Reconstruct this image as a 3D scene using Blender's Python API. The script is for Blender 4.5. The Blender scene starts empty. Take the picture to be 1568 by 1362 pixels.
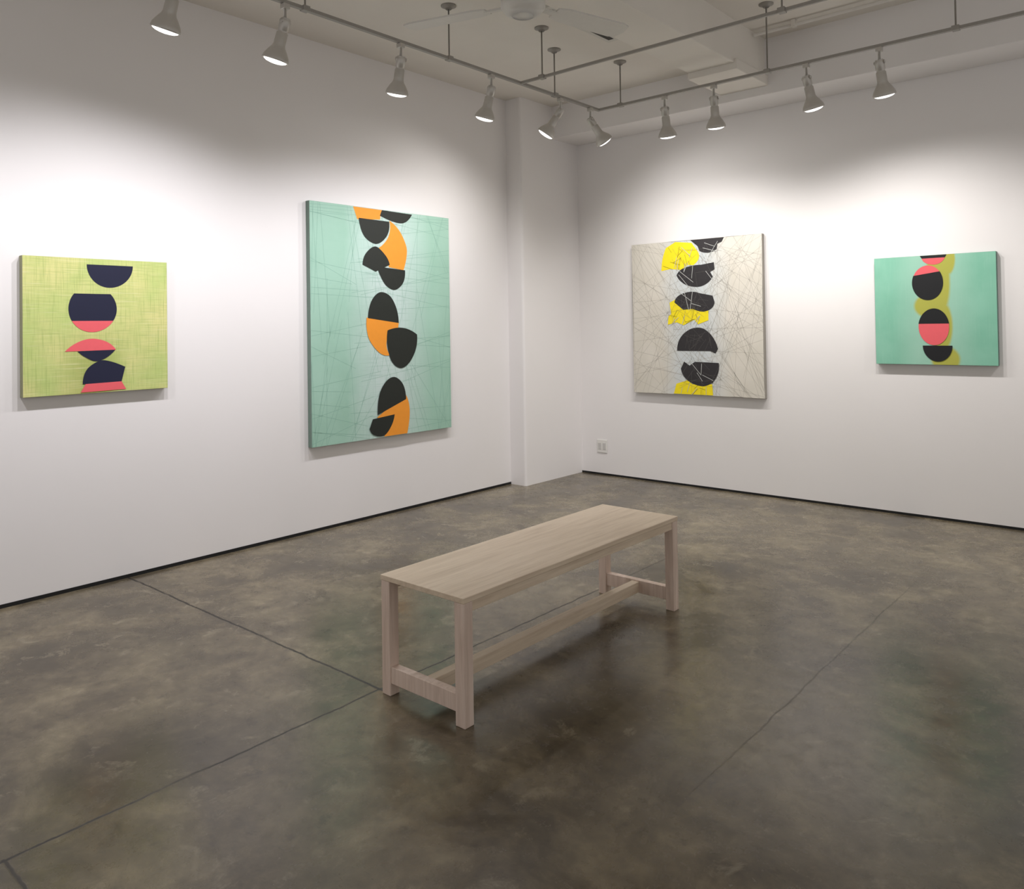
import bpy, bmesh, math, random
from mathutils import Vector, Matrix, Quaternion
random.seed(7)
scn=bpy.context.scene
try:
    scn.view_settings.view_transform='Standard'
    scn.view_settings.look='None'
except Exception: pass

def lin(c):
    return tuple(((v/255)/12.92 if v/255<=0.04045 else ((v/255+0.055)/1.055)**2.4) for v in c)+(1.0,)

# ---------------------------------------------------------------- node helper
class NT:
    def __init__(s,name):
        s.m=bpy.data.materials.new(name); s.m.use_nodes=True
        s.t=s.m.node_tree; s.n=s.t.nodes; s.b=s.n['Principled BSDF']
    def link(s,a,b): s.t.links.new(a,b)
    def node(s,typ,**kw):
        n=s.n.new(typ)
        for k,v in kw.items(): setattr(n,k,v)
        return n
    def setv(s,sock,v):
        if hasattr(v,'is_linked') or hasattr(v,'links'): s.link(v,sock)
        else: sock.default_value=v
    def math(s,op,a,b=0.0,c=None,clamp=False):
        n=s.node('ShaderNodeMath',operation=op); n.use_clamp=clamp
        s.setv(n.inputs[0],a); s.setv(n.inputs[1],b)
        if c is not None: s.setv(n.inputs[2],c)
        return n.outputs[0]
    def mix(s,f,a,b,mode='MIX'):
        n=s.node('ShaderNodeMixRGB',blend_type=mode)
        s.setv(n.inputs[0],f); s.setv(n.inputs[1],a); s.setv(n.inputs[2],b)
        return n.outputs[0]
    def coord(s,kind='Object'):
        return s.node('ShaderNodeTexCoord').outputs[kind]
    def mapping(s,v,scale=(1,1,1),rot=(0,0,0),loc=(0,0,0)):
        n=s.node('ShaderNodeMapping'); s.link(v,n.inputs[0])
        n.inputs['Scale'].default_value=scale; n.inputs['Rotation'].default_value=rot; n.inputs['Location'].default_value=loc
        return n.outputs[0]
    def noise(s,v,scale,detail=4,rough=.5,dist=0):
        n=s.node('ShaderNodeTexNoise'); s.link(v,n.inputs['Vector'])
        n.inputs['Scale'].default_value=scale;n.inputs['Detail'].default_value=detail
        n.inputs['Roughness'].default_value=rough;n.inputs['Distortion'].default_value=dist
        return n.outputs[0]
    def ramp(s,f,stops,interp='LINEAR'):
        n=s.node('ShaderNodeValToRGB'); s.link(f,n.inputs[0]); e=n.color_ramp.elements
        n.color_ramp.interpolation=interp
        while len(e)<len(stops): e.new(.5)
        for i,(p,c) in enumerate(stops):
            e[i].position=p; e[i].color=c if len(c)==4 else tuple(c)+(1,)
        return n.outputs[0]
    def rng(s,f,a,b,c=0.,d=1.):
        n=s.node('ShaderNodeMapRange'); s.link(f,n.inputs[0])
        for i,v in zip((1,2,3,4),(a,b,c,d)): n.inputs[i].default_value=v
        return n.outputs[0]
    def bump(s,h,strength=.2,dist=.01):
        n=s.node('ShaderNodeBump'); s.link(h,n.inputs['Height'])
        n.inputs['Strength'].default_value=strength;n.inputs['Distance'].default_value=dist
        s.link(n.outputs[0],s.b.inputs['Normal'])
    def color(s,v): s.setv(s.b.inputs['Base Color'],v)
    def rough(s,v): s.setv(s.b.inputs['Roughness'],v)

def plain(name,rgb,rough=.7,metal=0.,var=.06,scale=30,bump=0.05):
    m=NT(name); co=m.coord(); nz=m.noise(co,scale,2)
    c=lin(rgb); d=tuple(v*(1-var*2) for v in c[:3])+(1,)
    m.color(m.mix(nz,d,c)); m.rough(rough); m.b.inputs['Metallic'].default_value=metal
    return m.m

# ---------------------------------------------------------------- mesh helpers
def obj_from_bm(name,bm,mats,parent=None,smooth=False,loc=(0,0,0)):
    me=bpy.data.meshes.new(name); bm.normal_update(); bm.to_mesh(me); bm.free()
    for m in (mats if isinstance(mats,(list,tuple)) else [mats]): me.materials.append(m)
    if smooth:
        for p in me.polygons: p.use_smooth=True
    o=bpy.data.objects.new(name,me); scn.collection.objects.link(o); o.location=loc
    if parent: o.parent=parent
    return o
def add_box(bm,a,b,mi=0,bevel=0.):
    vs=[bm.verts.new((x,y,z)) for x in (a[0],b[0]) for y in (a[1],b[1]) for z in (a[2],b[2])]
    F=[(0,1,3,2),(4,6,7,5),(0,4,5,1),(2,3,7,6),(0,2,6,4),(1,5,7,3)]
    fs=[bm.faces.new([vs[i] for i in f]) for f in F]
    for f in fs: f.material_index=mi
    if bevel:
        es=list({e for f in fs for e in f.edges})
        r=bmesh.ops.bevel(bm,geom=es,offset=bevel,segments=3,affect='EDGES',profile=.5)
        for f in r['faces']: f.material_index=mi
def box(name,a,b,mat,parent=None,bevel=0.):
    bm=bmesh.new(); add_box(bm,a,b,0,bevel); return obj_from_bm(name,bm,mat,parent)
def lathe(bm,prof,M,seg=32,mi=0):
    rings=[]
    for r,h in prof:
        if r<1e-6: rings.append([bm.verts.new(M@Vector((0,0,h)))])
        else: rings.append([bm.verts.new(M@Vector((r*math.cos(2*math.pi*i/seg),r*math.sin(2*math.pi*i/seg),h))) for i in range(seg)])
    for A,B in zip(rings,rings[1:]):
        for i in range(seg):
            j=(i+1)%seg
            if len(A)==1 and len(B)==1: continue
            if len(A)==1: f=bm.faces.new((A[0],B[i],B[j]))
            elif len(B)==1: f=bm.faces.new((A[i],A[j],B[0]))
            else: f=bm.faces.new((A[i],A[j],B[j],B[i]))
            f.material_index=mi; f.smooth=True
def rodbm(bm,p,q,r,mi=0,seg=12):
    p=Vector(p);q=Vector(q);d=q-p
    M=Matrix.Translation(p)@d.to_track_quat('Z','Y').to_matrix().to_4x4()
    L=d.length
    lathe(bm,[(0,0),(r,0),(r,L),(0,L)],M,seg,mi)
def empty(name,loc=(0,0,0),rotz=0):
    e=bpy.data.objects.new(name,None); scn.collection.objects.link(e); e.location=loc; e.rotation_euler=(0,0,rotz); e.empty_display_size=.1
    return e

# ---------------------------------------------------------------- materials
m=NT('wall_paint_white'); co=m.coord(); n1=m.noise(co,1.3,2); n2=m.noise(co,110,2)
m.color(m.mix(n1,lin((233,230,229)),lin((238,235,235)))); m.rough(.85); m.bump(n2,.05,.002); WALL=m.m
m=NT('ceiling_paint'); co=m.coord(); n1=m.noise(co,2.5,3)
m.color(m.mix(n1,lin((222,217,210)),lin((232,227,220)))); m.rough(.9); CEIL=m.m
BASE=plain('reveal_black',(14,14,16),.6)

# polished concrete floor
m=NT('polished_concrete'); co=m.coord()
big=m.noise(co,.85,5,.6,.6); mid=m.noise(co,2.6,8,.68,.4); fine=m.noise(co,14,6,.75,.3); cloud=m.noise(m.mapping(co,loc=(3,9,0)),1.6,6,.66,.3)
pit=m.noise(m.mapping(co,loc=(1,4,0)),6.5,7,.75,.5)
c=m.ramp(mid,[(.30,lin((64,56,44))),(.43,lin((97,87,69))),(.54,lin((121,110,89))),(.64,lin((137,126,103))),(.78,lin((170,158,132)))])
c=m.mix(m.rng(cloud,.40,.58,.68,0),c,lin((58,52,43)))
c=m.mix(m.rng(big,.46,.68,0,.38),c,lin((156,145,120)))
c=m.mix(m.rng(fine,.36,.66,.0,.5),c,lin((72,64,51)))
c=m.mix(m.rng(pit,.57,.66,0,.35),c,lin((160,150,128)))
c=m.mix(m.rng(pit,.42,.34,0,.45),c,lin((52,46,38)))
sp=m.node('ShaderNodeTexVoronoi'); m.link(co,sp.inputs['Vector']); sp.inputs['Scale'].default_value=1.9
spot=m.math('LESS_THAN',sp.outputs['Distance'],.022)
c=m.mix(m.math('MULTIPLY',spot,.85),c,lin((30,27,24)))
sx=m.node('ShaderNodeSeparateXYZ')
wob=m.noise(co,5,4,.7)
m.link(co,sx.inputs[0]); X,Y=sx.outputs[0],sx.outputs[1]
w=m.math('MULTIPLY',m.math('SUBTRACT',wob,.5),.03)
brk=m.noise(m.mapping(co,loc=(5,2,0)),3,3,.7)
def joint(coord,pos,width,fade=1.0):
    d=m.math('ABSOLUTE',m.math('SUBTRACT',m.math('ADD',coord,w),pos))
    return m.math('MULTIPLY',m.rng(d,width,width*2.6,1,0),fade)
j1=m.math('MULTIPLY',joint(X,2.38,.0026,.85),m.rng(brk,.36,.48,.5,1))
j1=m.math('MULTIPLY',j1,m.rng(Y,3.9,4.8,1,.0))
j2=m.math('MULTIPLY',m.math('MULTIPLY',joint(Y,2.14,.0032,.9),m.math('LESS_THAN',X,2.42)),m.rng(brk,.36,.46,.6,1))
j3=m.math('MULTIPLY',joint(X,3.73,.002,.42),m.math('MULTIPLY',m.rng(Y,2.0,2.9,0,1),m.rng(Y,4.6,5.0,1,0)))
j4=m.math('MULTIPLY',joint(Y,.765,.0028,.8),m.math('MULTIPLY',m.math('GREATER_THAN',X,2.37),m.rng(X,2.6,2.9,1,0)))
jj=m.math('MAXIMUM',m.math('MAXIMUM',j1,j2),m.math('MAXIMUM',j3,j4))
c=m.mix(jj,c,lin((20,18,16)))
m.color(c); m.rough(m.math('ADD',m.math('ADD',m.rng(mid,.3,.7,.17,.33),m.rng(fine,.35,.65,-.03,.05)),m.math('MULTIPLY',jj,.3)))
m.b.inputs['Specular IOR Level'].default_value=.5
h=m.math('SUBTRACT',m.math('ADD',m.math('MULTIPLY',mid,.6),m.math('MULTIPLY',fine,.15)),jj)
m.bump(h,.12,.005); FLOOR=m.m

def oak(name,s1,s2,cols):
    m=NT(name); co=m.coord()
    g=m.noise(m.mapping(co,scale=s1),1.,5,.6,.4); g2=m.noise(m.mapping(co,scale=s2),1.,3,.6)
    c=m.ramp(g,[(.3,lin(cols[0])),(.5,lin(cols[1])),(.72,lin(cols[2]))])
    c=m.mix(m.rng(g2,.4,.7,0,.3),c,lin(cols[3]))
    m.color(c); m.rough(.48); return m.m
OAK=oak('pale_oak',(38,2.0,38),(150,6,150),[(203,183,160),(219,201,178),(229,212,190),(185,162,140)])
OAKV=oak('pale_oak_upright',(45,45,2.5),(170,170,6),[(202,180,165),(219,198,184),(230,211,198),(184,158,144)])

METAL=plain('lamp_grey_metal',(196,192,186),.36,.35,.04)
RAIL=plain('rail_grey',(158,154,148),.5,.2,.05)
WHITEM=plain('fan_white_enamel',(215,212,206),.45,0,.03)
SLOT=plain('vent_slot_dark',(60,58,55),.7)
PLATE=plain('switch_plate_plastic',(228,226,222),.35,0,.01)
m=NT('lamp_lens'); m.color((1,.98,.94,1)); m.b.inputs['Emission Color'].default_value=(1,.98,.95,1); m.b.inputs['Emission Strength'].default_value=2.2; LENS=m.m

# ---------------------------------------------------------------- room
ZC=3.67; YR=6.616; ZB=3.35; YB=6.2; ZC2=3.80
XE=7.2; Y0=-2.4
box('floor',(-.3,Y0,-.12),(XE,YR+.3,0),FLOOR)
box('wall_left',(-.2,Y0,0),(0,YR+.2,ZC2+.15),WALL)
box('wall_right',(0,YR,0),(XE,YR+.2,ZC2+.15),WALL)
box('ceiling',(0,Y0,ZC),(2.2,YR,ZC2+.15),CEIL)
box('ceiling_recess',(2.2,Y0,ZC2),(XE,YR,ZC2+.15),CEIL)
bm=bmesh.new(); add_box(bm,(0,5.715,0),(.188,YR,ZC+.01),0,0)
ed=[e for e in bm.edges if all(abs(v.co.x-.188)<1e-4 and abs(v.co.y-5.715)<1e-4 for v in e.verts)]
bmesh.ops.bevel(bm,geom=ed,offset=.022,segments=5,affect='EDGES',profile=.5)
obj_from_bm('wall_pier',bm,WALL)
bm=bmesh.new(); add_box(bm,(.1,YB,ZB),(XE,YR,ZC2+.02),0,.008); obj_from_bm('trim_soffit_beam',bm,WALL)
bm=bmesh.new()
add_box(bm,(2.0,Y0,3.47),(2.38,YB,ZC2+.02),0,.006)
add_box(bm,(1.99,5.62,3.42),(2.40,YB+.01,3.5),0,.006)
obj_from_bm('trim_crossbeam',bm,CEIL)
box('dark_gap_strip_left',(0,Y0,0),(.004,5.715,.021),BASE)  # black strips paint in the shade of the recessed gap under the walls
box('dark_gap_strip_right',(.188,YR-.004,0),(XE,YR,.018),BASE)

# slotted ceiling vent
e=empty('ceiling_vent',(1.77,4.6,ZC-.001))
bm=bmesh.new(); add_box(bm,(-.12,-.42,-.03),(.12,.42,0),0,.004); obj_from_bm('frame',bm,WHITEM,e)
bm=bmesh.new()
for dx in (-.06,.045): add_box(bm,(dx-.022,-.37,-.032),(dx+.022,.37,-.028))
obj_from_bm('slots',bm,SLOT,e)
# conduit in the recess
e=empty('ceiling_conduit',(2.4,5.95,3.76))
bm=bmesh.new(); rodbm(bm,(0,0,0),(4.3,0,0),.013)
for k in range(6): add_box(bm,(.3+k*.75,-.022,-.016),(.33+k*.75,.022,.038))
obj_from_bm('pipe_and_straps',bm,CEIL,e)

# switch plate
e=empty('wall_outlet_plate',(.44,YR-.001,.286))
bm=bmesh.new(); add_box(bm,(-.06,-.007,-.065),(.06,0,.065),0,.003); obj_from_bm('plate',bm,PLATE,e)
bm=bmesh.new()
for dx in (-.027,.027): add_box(bm,(dx-.017,-.010,-.034),(dx+.017,-.006,.034),0,.002)
obj_from_bm('rockers',bm,plain('rocker_plastic',(205,203,200),.4),e)

# ---------------------------------------------------------------- bench
bx0,bx1,by0,by1,bz=2.412,2.89,2.12,3.735,.487
cx,cy=(bx0+bx1)/2,(by0+by1)/2; hx,hy=(bx1-bx0)/2,(by1-by0)/2; L=.05
e=empty('wooden_bench',(cx,cy,0))
bm=bmesh.new(); add_box(bm,(-hx,-hy,bz-.022),(hx,hy,bz),0,.0025); obj_from_bm('seat_top',bm,OAK,e)
for i,(sx_,sy_) in enumerate([(-1,-1),(1,-1),(-1,1),(1,1)]):
    x0,x1=sorted((sx_*(hx-.002),sx_*(hx-.002-L))); y0,y1=sorted((sy_*(hy-.002),sy_*(hy-.002-L)))
    bm=bmesh.new(); add_box(bm,(x0,y0,0),(x1,y1,bz-.022),0,.003); obj_from_bm('leg_%d'%(i+1),bm,OAKV,e)
for i,s in enumerate((-1,1)):
    x0,x1=sorted((s*(hx-.008),s*(hx-.032)))
    bm=bmesh.new(); add_box(bm,(x0,-hy+L,bz-.062),(x1,hy-L,bz-.022),0,.002); obj_from_bm('apron_%d'%(i+1),bm,OAK,e)
for i,s in enumerate((-1,1)):
    y0,y1=sorted((s*(hy-.008),s*(hy-.046)))
    bm=bmesh.new(); add_box(bm,(-hx+L,y0,.05),(hx-L,y1,.118),0,.002); obj_from_bm('end_stretcher_%d'%(i+1),bm,OAKV,e)
bm=bmesh.new(); add_box(bm,(-.022,-hy+.046,.055),(.022,hy-.046,.112),0,.002); obj_from_bm('long_stretcher',bm,OAK,e)

# ---------------------------------------------------------------- paintings
TH=.045
def outline(pts):
    n=len(pts); out=[]
    P=[Vector(p[:2]) for p in pts]; K=[len(p)>2 for p in pts]
    for i in range(n):
        a,b=P[i],P[(i+1)%n]; ka,kb=K[i],K[(i+1)%n]
        if ka and kb: out.append(a); continue
        prev,nxt=P[i-1],P[(i+2)%n]
        tb=(b-a) if kb else (nxt-a)/2
        ta=(b-a) if ka else (b-prev)/2
        if ka and not kb: ta=2*(b-a)-tb
        if kb and not ka: tb=2*(b-a)-ta
        for k in range(8):
            t=k/8; t2=t*t;t3=t2*t
            out.append((2*t3-3*t2+1)*a+(t3-2*t2+t)*ta+(-2*t3+3*t2)*b+(t3-t2)*tb)
    return out
def arc(cu,cv,ru,rv,a0,a1,n=40):
    # degrees; 0 = right, 90 = down (v grows downwards); chord closes the shape
    return [Vector((cu+ru*math.cos(math.radians(a0+(a1-a0)*i/n)),cv+rv*math.sin(math.radians(a0+(a1-a0)*i/n)))) for i in range(n+1)]
def painting(wall,a0,a1,z0,z1,bg,side,shapes,lines=None,K=1.0):
    w=a1-a0;h=z1-z0; gap=.002
    if wall=='L': e=empty('abstract_painting',(gap,(a0+a1)/2,(z0+z1)/2),math.pi/2)
    else: e=empty('abstract_painting',((a0+a1)/2,YR-gap,(z0+z1)/2),0)
    bm=bmesh.new(); add_box(bm,(-w/2,-TH,-h/2),(w/2,0,h/2),1,.002)
    for f in bm.faces:
        f.normal_update()
        if f.normal.y<-.9: f.material_index=0
    obj_from_bm('canvas',bm,[bg,side],e)
    def loc(p,k,re=False):
        u=min(max(p[0],.002),.998)
        if re: u=min(max(u*K/(1-u+u*K),.002),.998)
        return Vector(((u-.5)*w,-TH-.0004*(k+1),(.5-min(max(p[1],.002),.998))*h))
    if lines:
        for nm,mat,segs,wd,lay in lines:
            bm=bmesh.new()
            for (p,q) in segs:
                A=loc(p,lay,True);B=loc(q,lay,True);d=(B-A)
                if d.length<1e-3: continue
                n=Vector((-d.z,0,d.x)).normalized()*wd/2
                bm.faces.new([bm.verts.new(v) for v in (A-n,B-n,B+n,A+n)])
            obj_from_bm(nm,bm,mat,e)
    for k,(nm,mat,pts) in enumerate(shapes):
        bm=bmesh.new(); vs=[]
        for p in pts:
            q=loc(p,k+1,True)
            if vs and (vs[-1].co-q).length<1e-4: continue
            vs.append(bm.verts.new(q))
        if (vs[0].co-vs[-1].co).length<1e-4: bm.verts.remove(vs.pop())
        f=bm.faces.new(vs); f.normal_update()
        if f.normal.y>0: f.normal_flip()
        bmesh.ops.triangulate(bm,faces=bm.faces[:])
        obj_from_bm(nm,bm,mat,e)
    return e

NAVY=plain('paint_navy',(14,19,52),.7); CORAL=plain('paint_coral',(236,98,106),.7,0,.04)
INK=plain('paint_green_black',(28,33,27),.7,0,.1); ORANGE=plain('paint_orange',(243,154,44),.7,0,.04)
BLACK=plain('paint_black',(10,12,17),.7)
CHAR=plain('paint_charcoal',(46,43,46),.7,0,.2,60); YEL=plain('paint_yellow',(248,226,20),.7,0,.05)

# --- canvas grounds
def split(m):
    co=m.coord(); s=m.node('ShaderNodeSeparateXYZ'); m.link(co,s.inputs[0]); return co,s.outputs[0],s.outputs[2]
def strokes(m,co,sc,lo=.55,hi=.7):
    n=m.noise(m.mapping(co,scale=sc),1.,3,.6); return m.rng(n,lo,hi,0,1)
# lime
m=NT('canvas_lime'); co,x,z=split(m)
nb=m.noise(co,4,4)
gx=strokes(m,co,(150,1,5),.5,.66); gz=strokes(m,co,(5,1,150),.5,.66)
c=m.mix(m.rng(nb,.35,.65),lin((188,204,124)),lin((215,212,142)))
dx=m.math('ABSOLUTE',m.math('SUBTRACT',x,-.03))
halo=m.math('MULTIPLY',m.rng(dx,.06,.22,1,0),m.rng(z,.0,-.2,0,1))
c=m.mix(m.math('MULTIPLY',halo,.6),c,lin((146,158,70)))
c=m.mix(m.math('MULTIPLY',gx,.48),c,lin((152,172,92)))
c=m.mix(m.math('MULTIPLY',gz,.42),c,lin((158,176,98)))
c=m.mix(m.math('MULTIPLY',strokes(m,m.mapping(co,loc=(7,0,3)),(4,1,120),.56,.7),.4),c,lin((232,226,182)))
m.color(c);m.rough(.8); LIME=m.m
# mint large
m=NT('canvas_mint'); co,x,z=split(m)
nb=m.noise(co,3,5)
c=m.mix(m.rng(nb,.3,.7),lin((154,194,175)),lin((165,203,186)))
dx=m.math('ABSOLUTE',m.math('SUBTRACT',m.math('ADD',x,m.math('MULTIPLY',m.math('SUBTRACT',nb,.5),.22)),.04))
c=m.mix(m.math('MULTIPLY',m.rng(dx,.08,.46,1,0),.68),c,lin((210,221,222)))
hat=m.math('MULTIPLY',m.math('MAXIMUM',strokes(m,co,(110,1,3)),strokes(m,co,(3,1,110))),m.rng(dx,.12,.40,.6,.08))
c=m.mix(hat,c,lin((140,180,166)))
m.color(c);m.rough(.8); MINT=m.m
# off white
m=NT('canvas_offwhite'); co,x,z=split(m)
nb=m.noise(co,4,5)
c=m.mix(m.rng(nb,.3,.7),lin((208,203,191)),lin((217,212,202)))
dx=m.math('ABSOLUTE',m.math('ADD',x,m.math('MULTIPLY',m.math('SUBTRACT',nb,.5),.2)))
c=m.mix(m.math('MULTIPLY',m.rng(dx,.12,.36,1,0),.8),c,lin((198,207,212)))
m.color(c);m.rough(.8); OFFW=m.m
# teal small with olive shapes
m=NT('canvas_teal'); co,x,z=split(m)
nb=m.noise(co,5,5)
c=m.mix(m.rng(nb,.3,.7),lin((124,186,161)),lin((138,196,173)))
c=m.mix(m.math('MULTIPLY',strokes(m,co,(120,1,4)),.25),c,lin((158,206,187)))
def blob(cx_,cz_,rx,rz):
    a=m.math('DIVIDE',m.math('SUBTRACT',x,cx_),rx); b=m.math('DIVIDE',m.math('SUBTRACT',z,cz_),rz)
    d=m.math('SQRT',m.math('ADD',m.math('MULTIPLY',a,a),m.math('MULTIPLY',b,b)))
    return m.rng(m.math('ADD',d,m.math('MULTIPLY',m.math('SUBTRACT',nb,.5),.10)),.84,1.06,1,0)
b=blob(.035,.22,.085,.3)
for q in [(-.04,.03,.095,.09),(.055,-.12,.075,.2),(.075,-.37,.10,.10),(.10,.38,.055,.13)]: b=m.math('MAXIMUM',b,blob(*q))
hal=m.math('ABSOLUTE',m.math('SUBTRACT',x,.01))
c=m.mix(m.math('MULTIPLY',m.rng(hal,.12,.3,1,0),.5),c,lin((168,204,187)))
c=m.mix(m.math('MULTIPLY',b,.92),c,lin((174,170,54)))
m.color(c);m.rough(.8); TEAL=m.m
SIDE1=plain('edge_lime',(150,150,120),.8); SIDE2=plain('edge_mint',(120,140,130),.8); SIDE3=plain('edge_raw',(160,155,146),.8); SIDE4=plain('edge_teal',(100,128,118),.8)

def O(*p): return outline(p)
shapes=[
 ('navy_bowl',NAVY,arc(.625,.044,.156,.17,0,180)),
 ('navy_disc',NAVY,arc(.505,.375,.167,.172,149,180+41)+arc(.505,.375,.167,.172,360-41,360+31)),
 ('coral_cap',CORAL,arc(.505,.375,.167,.172,31,149)),
 ('coral_dome',CORAL,O((.31,.686,1),(.40,.622),(.50,.596),(.60,.62),(.665,.683,1))),
 ('navy_cap',NAVY,O((.40,.687,1),(.66,.683,1),(.60,.74),(.53,.765),(.46,.735))),
 ('navy_hill',NAVY,O((.435,.93,1),(.46,.83),(.53,.772),(.60,.762),(.725,.815,1),(.70,.925,1))),
 ('coral_foot',CORAL,O((.455,.93,1),(.70,.925,1),(.73,.985,1),(.42,.99,1))),
]
painting('L',1.555,2.373,1.145,1.939,LIME,SIDE1,shapes,None,.799)
shapes=[
 ('orange_a',ORANGE,O((.345,0,1),(.555,0,1),(.54,.045,1),(.375,.055,1))),
 ('ink_a',INK,O((.555,0,1),(.763,.005,1),(.715,.045),(.65,.05),(.54,.028,1))),
 ('orange_b',ORANGE,O((.607,.045,1),(.675,.085),(.72,.15),(.722,.20),(.70,.262,1),(.60,.252,1),(.585,.21,1),(.53,.17,1),(.60,.115))),
 ('ink_b',INK,O((.385,.048,1),(.605,.05,1),(.595,.105),(.545,.145),(.49,.152),(.42,.12))),
 ('ink_c',INK,O((.41,.248,1),(.435,.198),(.505,.165),(.575,.20),(.605,.242,1),(.505,.275,1))),
 ('ink_d',INK,O((.515,.252,1),(.71,.262,1),(.695,.32),(.64,.352),(.58,.335),(.54,.295))),
 ('orange_c',ORANGE,O((.4345,.475,1),(.662,.50,1),(.655,.53,1),(.59,.54,1),(.575,.60),(.60,.642,1),(.53,.632),(.46,.58),(.435,.53))),
 ('ink_e',INK,O((.444,.478,1),(.47,.405),(.53,.365),(.60,.378),(.645,.43),(.662,.50,1))),
 ('ink_f',INK,O((.583,.532,1),(.69,.522),(.784,.553,1),(.775,.62),(.73,.68),(.67,.702),(.61,.67),(.58,.60))),
 ('orange_d',ORANGE,O((.70,.82,1),(.728,.89),(.71,.997,1),(.55,.997,1),(.60,.94,1),(.50,.91,1))),
 ('ink_g',INK,O((.505,.90,1),(.52,.81),(.57,.755),(.63,.74),(.685,.775),(.705,.843,1))),
 ('ink_h',INK,O((.445,.955,1),(.47,.915,1),(.625,.905,1),(.60,.955),(.55,.992),(.48,.985))),
]
rl=random.Random(3); segs=[]
for i in range(100):
    if i%2: a=(rl.random(),0 if i%4==1 else 1);b=(min(1,max(0,a[0]+rl.uniform(-.3,.3))),rl.uniform(.2,.8))
    else: a=(rl.choice([0,1]),rl.random()); b=(rl.uniform(.3,.7),min(1,max(0,a[1]+rl.uniform(-.12,.12))))
    segs.append((a,b))
LN2=plain('thread_mint',(142,185,168),.8)
painting('L',3.445,4.884,.631,2.455,MINT,SIDE2,shapes,[('incised_lines',LN2,segs,.0022,0)],.734)
shapes=[
 ('yellow_a',YEL,O((.205,.19,1),(.215,.11),(.24,.04,1),(.31,.005,1),(.43,.02,1),(.47,.07,1),(.485,.12),(.44,.165,1),(.40,.16,1),(.35,.19,1),(.27,.18,1))),
 ('charcoal_a',CHAR,O((.42,.0,1),(.684,0,1),(.665,.03,1),(.63,.04,1),(.625,.072,1),(.56,.092),(.49,.078,1),(.475,.045,1))),
 ('charcoal_b',CHAR,O((.315,.225,1),(.345,.19),(.41,.17),(.50,.165,1),(.60,.155,1),(.605,.20,1),(.57,.215,1),(.59,.245,1),(.545,.285),(.48,.305),(.40,.295),(.345,.265))),
 ('yellow_b',YEL,O((.245,.545,1),(.25,.49,1),(.27,.475,1),(.26,.40,1),(.34,.365,1),(.375,.44,1),(.55,.455,1),(.55,.52,1),(.47,.545,1),(.44,.515,1),(.36,.55,1),(.31,.53,1))),
 ('charcoal_c',CHAR,O((.295,.40,1),(.33,.355),(.41,.335),(.48,.345,1),(.585,.365,1),(.60,.405,1),(.575,.445),(.51,.465),(.43,.445,1),(.36,.45,1))),
 ('charcoal_dome',CHAR,O((.309,.715,1),(.335,.63),(.41,.575),(.50,.57),(.575,.62),(.62,.70,1),(.60,.73,1),(.56,.715,1))),
 ('yellow_c',YEL,O((.28,.995,1),(.30,.93,1),(.38,.905,1),(.42,.93,1),(.57,.925,1),(.575,.995,1))),
 ('charcoal_e',CHAR,O((.335,.83,1),(.36,.785,1),(.40,.81,1),(.44,.785,1),(.625,.79,1),(.615,.86),(.57,.915),(.50,.94),(.42,.925),(.36,.885))),
]
rl=random.Random(11); segs=[]
def edgept(r):
    s=r.randrange(4);t=r.random()
    return [(t,0),(t,1),(0,t),(1,t)][s]
for i in range(150):
    a=edgept(rl); b=(rl.uniform(.15,.85),rl.uniform(.05,.95)) if i%3 else edgept(rl)
    segs.append((a,b))
def cuts(n,zones,lmin,lmax,steep=False):
    r=[]
    for i in range(n):
        c0,c1,u0,u1=rl.choice(zones); cv=rl.uniform(c0,c1); cu=rl.uniform(u0,u1)
        an=rl.gauss(math.pi/2,.45) if steep else rl.uniform(0,math.pi); l=rl.uniform(lmin,lmax)
        r.append(((cu-l*math.cos(an)/2,cv-l*math.sin(an)/2),(cu+l*math.cos(an)/2,cv+l*math.sin(an)/2)))
    return r
YZ=[(.04,.10,.25,.44),(.12,.18,.24,.42),(.47,.54,.28,.51),(.945,.985,.33,.54)]
ydark=cuts(22,YZ,.04,.08)
ywhite=cuts(15,YZ,.05,.09,True)
gaps=cuts(15,[(.02,.08,.46,.62),(.18,.28,.35,.57),(.36,.44,.33,.56),(.81,.91,.38,.58)],.06,.13)
fineov=cuts(80,[(.02,.3,.25,.62),(.36,.52,.27,.55),(.58,.7,.33,.58),(.78,.95,.33,.6)],.06,.18)
LN3=plain('thread_grey',(184,179,170),.8); LN3b=plain('thread_olive',(120,112,40),.8); LN3c=plain('thread_pale',(196,198,196),.8); LN3d=plain('thread_mid',(110,106,103),.8)
painting('R',.851,2.163,.847,2.271,OFFW,SIDE3,shapes,[('incised_lines',LN3,segs,.002,0),('fine_marks',LN3d,fineov,.0011,9),('yellow_marks',LN3b,ydark,.0022,10),('pale_gaps',LN3c,gaps+ywhite,.004,11)],1.274)
ell=arc
shapes=[
 ('black_strip',BLACK,O((.355,0,1),(.575,0,1),(.56,.028,1),(.37,.028,1))),
 ('coral_cap',CORAL,O((.37,.028,1),(.56,.028,1),(.52,.075),(.46,.088),(.40,.07))),
 ('coral_disc',CORAL,ell(.415,.25,.124,.158,0,359)),
 ('black_disc',BLACK,ell(.415,.25,.126,.16,-38,205)),
 ('coral_disc_b',CORAL,ell(.458,.655,.124,.166,-12,192)),
 ('black_dome',BLACK,ell(.458,.655,.126,.168,190,350)),
 ('black_bowl',BLACK,ell(.485,.825,.121,.145,0,180)),
]
painting('R',3.074,3.903,1.165,1.99,TEAL,SIDE4,shapes,None,1.195)

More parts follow.
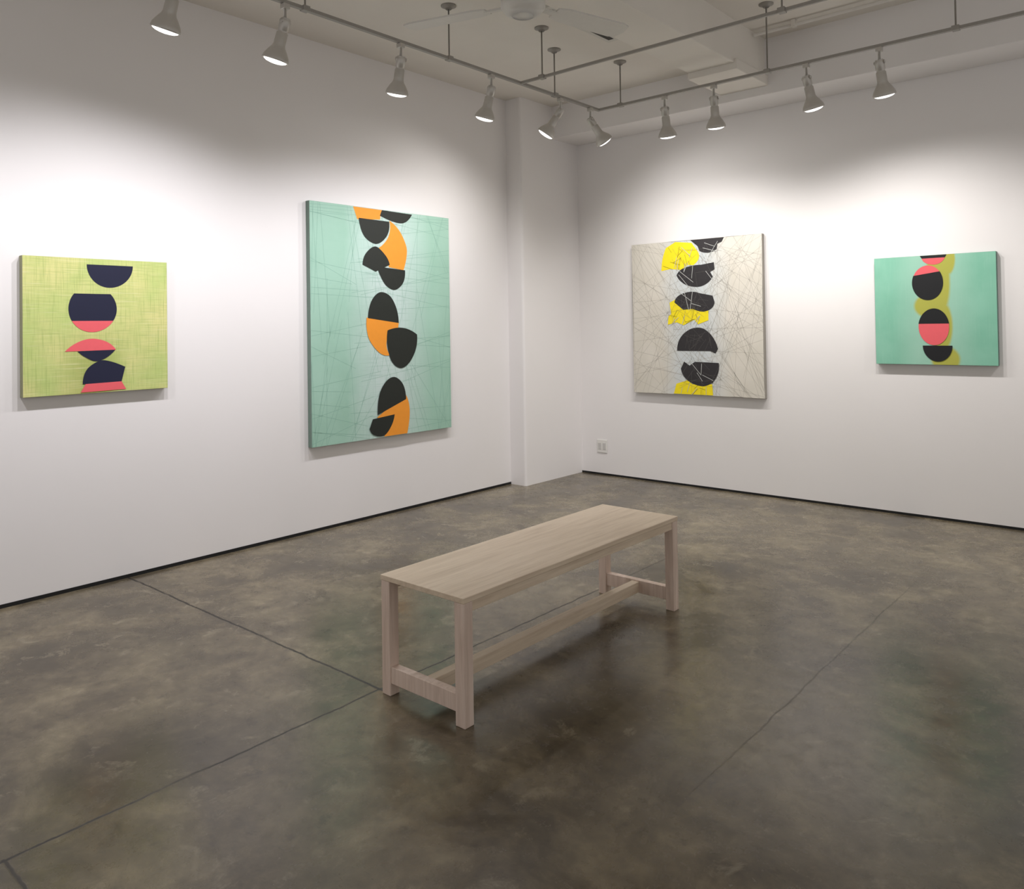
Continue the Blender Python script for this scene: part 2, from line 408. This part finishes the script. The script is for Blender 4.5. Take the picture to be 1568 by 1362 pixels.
# ---------------------------------------------------------------- lighting tracks
TZ=3.30; TX=1.21; TY=5.52
def track(p,q,rods,hw=.014):
    e=empty('lighting_track',p)
    P=Vector(p)
    bm=bmesh.new(); d=Vector(q)-P
    if abs(d.y)>abs(d.x): add_box(bm,(-hw,0,0),(hw,d.y,.02),0,.002)
    else: add_box(bm,(0,-hw,0),(d.x,hw,.02),0,.002)
    obj_from_bm('rail',bm,RAIL,e)
    bm=bmesh.new()
    for r,zt in rods:
        a=Vector((r[0],r[1],P.z+.018))-P; b=Vector((r[0],r[1],zt))-P
        rodbm(bm,a,b,.0055)
        lathe(bm,[(0,0),(.02,0),(.03,.012),(.052,.020),(.052,.026),(0,.026)],Matrix.Translation(b-Vector((0,0,.026))),24)
        add_box(bm,(a.x-.022,a.y-.022,-.004),(a.x+.022,a.y+.022,.026),0,.003)
    obj_from_bm('suspension_rods',bm,RAIL,e,False)
    return e
track((TX,-1.6,TZ),(TX,TY+.014,TZ),[((TX,-.5),ZC),((TX,1.3),ZC),((TX,2.62),ZC),((TX,3.76),ZC),((TX,4.92),ZC)])
track((TX+.015,TY,TZ),(6.6,TY,TZ),[((1.43,TY),ZC),((2.68,TY),ZC2),((3.89,TY),ZC2),((5.4,TY),ZC2)])
track((TX+.015,4.5,TZ),(6.6,4.5,TZ),[((1.42,4.5),ZC),((3.2,4.5),ZC2),((4.6,4.5),ZC2)],.009)

def spot_lamp(pos,target,power,angle=70,col=(1,.95,.9),drop=.10,tilt=.46):
    p=Vector(pos); e=empty('track_spotlight',p)
    piv=Vector((0,0,-drop)); d=Vector(target)-(p+piv); d=Vector((d.x*tilt,d.y*tilt,d.z)).normalized()
    q=d.to_track_quat('Z','Y'); M=Matrix.Translation(piv)@q.to_matrix().to_4x4()
    bm=bmesh.new()
    add_box(bm,(-.020,-.020,-.030),(.020,.020,-.0005),0,.004)
    rodbm(bm,(0,0,-.02),(0,0,-drop-.01),.009)
    side=Vector((0,0,1)).cross(d); side=side.normalized() if side.length>.01 else Vector((1,0,0))
    rodbm(bm,piv-side*.034,piv+side*.034,.012,0,16)
    obj_from_bm('adapter_and_stem',bm,METAL,e)
    bm=bmesh.new()
    prof=[(0,-.02),(.022,-.02),(.028,-.012),(.030,.0),(.030,.045),(.026,.05),(.026,.058),(.031,.063),(.032,.125),(.037,.14),(.054,.165),(.068,.190),(.073,.208),(.073,.216),(.069,.216),(.064,.198),(.045,.185)]
    lathe(bm,prof,M,36)
    obj_from_bm('lamp_head',bm,METAL,e)
    # domed PAR lens standing slightly proud of the rim
    bm=bmesh.new(); lathe(bm,[(.060,.195),(.064,.212),(.060,.220),(.046,.227),(.026,.231),(0,.233)],M,32); obj_from_bm('bulb_face',bm,LENS,e)
    ld=bpy.data.lights.new('spot',type='SPOT'); ld.energy=power; ld.spot_size=math.radians(angle); ld.spot_blend=1.0; ld.shadow_soft_size=.04; ld.color=col
    lo=bpy.data.objects.new('beam',ld); scn.collection.objects.link(lo); lo.parent=e
    lo.matrix_local=Matrix.Translation(piv+d*.28)@d.to_track_quat('-Z','Y').to_matrix().to_4x4()
    return e
cool=(.985,.965,1.0); warm=(1,.965,.93); A=142
spot_lamp((TX,1.87,TZ),(0,1.60,1.75),62,A,cool)
spot_lamp((TX,2.49,TZ),(0,2.10,1.55),60,A,cool)
spot_lamp((TX,3.33,TZ),(0.1,3.65,1.55),50,A,cool)
spot_lamp((TX,4.18,TZ),(0,4.10,1.55),56,A,cool)
spot_lamp((TX,4.99,TZ),(0,4.45,1.8),44,A,warm,.10,.75)
spot_lamp((TX+.01,5.385,TZ),(1.8,YR,1.9),38,A,warm,.10,.75)
spot_lamp((1.84,TY,TZ),(1.60,YR,1.55),47,A,warm)
spot_lamp((2.26,TY,TZ),(1.95,YR,1.5),42,A,warm)
spot_lamp((2.96,TY,TZ),(3.35,YR,1.6),47,A,warm)
spot_lamp((3.44,TY,TZ),(3.60,YR,1.6),58,A,warm)
# further fixtures along the same rails, outside the photograph
spot_lamp((TX,.7,TZ),(0,.5,1.5),68,A,cool)
spot_lamp((5.2,TY,TZ),(5.3,YR,1.6),62,A,warm)

# ---------------------------------------------------------------- ceiling fan
e=empty('ceiling_fan',(2.17,3.39,3.30))
bm=bmesh.new()
lathe(bm,[(0,-.07),(.06,-.068),(.10,-.05),(.125,-.02),(.125,.03),(.09,.05),(.03,.06),(.016,.065),(.016,.14),(.06,.15),(.065,.168),(0,.168)],Matrix.Identity(4),40)
obj_from_bm('motor_hub',bm,WHITEM,e)
for i,a in enumerate((196,76,316)):
    R=Matrix.Rotation(math.radians(a),4,'Z')@Matrix.Rotation(math.radians(-8),4,'X')
    bm=bmesh.new(); add_box(bm,(.10,-.02,-.008),(.24,.02,.004),0,.003)
    pts=[(.22,-.05),(.30,-.07),(.70,-.08),(.745,-.065),(.76,0),(.745,.065),(.70,.08),(.30,.07),(.22,.05)]
    lo=[bm.verts.new((x,y,-.005)) for x,y in pts]; hi=[bm.verts.new((x,y,.005)) for x,y in pts]
    bm.faces.new(hi); bm.faces.new(lo[::-1])
    for k in range(len(pts)):
        j=(k+1)%len(pts); bm.faces.new((lo[k],lo[j],hi[j],hi[k]))
    bmesh.ops.transform(bm,matrix=R,verts=bm.verts)
    obj_from_bm('blade_%d'%(i+1),bm,WHITEM,e)

# pebble on floor
bm=bmesh.new(); bmesh.ops.create_icosphere(bm,subdivisions=3,radius=.009)
for v in bm.verts: v.co.z=v.co.z*.7+.0063; v.co.x*=1+.3*math.sin(v.co.y*300)
obj_from_bm('white_pebble',bm,PLATE,None,True,(2.56,2.70,0))

# ---------------------------------------------------------------- ambient
w=bpy.data.worlds.new('gallery_ambient'); scn.world=w; w.use_nodes=True
w.node_tree.nodes['Background'].inputs[0].default_value=(1,.97,.94,1); w.node_tree.nodes['Background'].inputs[1].default_value=.57

# ---------------------------------------------------------------- camera
f,px,py,pitch,roll,yaw=1213.9,785.3,481.6,.0154,-.0151,.7115
F=Vector((-math.sin(yaw)*math.cos(pitch),math.cos(yaw)*math.cos(pitch),math.sin(pitch)))
R=Vector((math.cos(yaw),math.sin(yaw),0)); U=R.cross(F)
R2=R*math.cos(roll)+U*math.sin(roll); U2=U*math.cos(roll)-R*math.sin(roll)
cd=bpy.data.cameras.new('camera'); cam=bpy.data.objects.new('camera',cd); scn.collection.objects.link(cam)
M=Matrix((R2,U2,-F)).transposed().to_4x4(); M.translation=Vector((4.983,0,1.5)); cam.matrix_world=M
cd.sensor_fit='HORIZONTAL'; cd.sensor_width=36; cd.lens=f/1568*36
cd.shift_x=(784-px)/1568; cd.shift_y=-(681-py)/1568; cd.clip_start=.05
scn.camera=cam
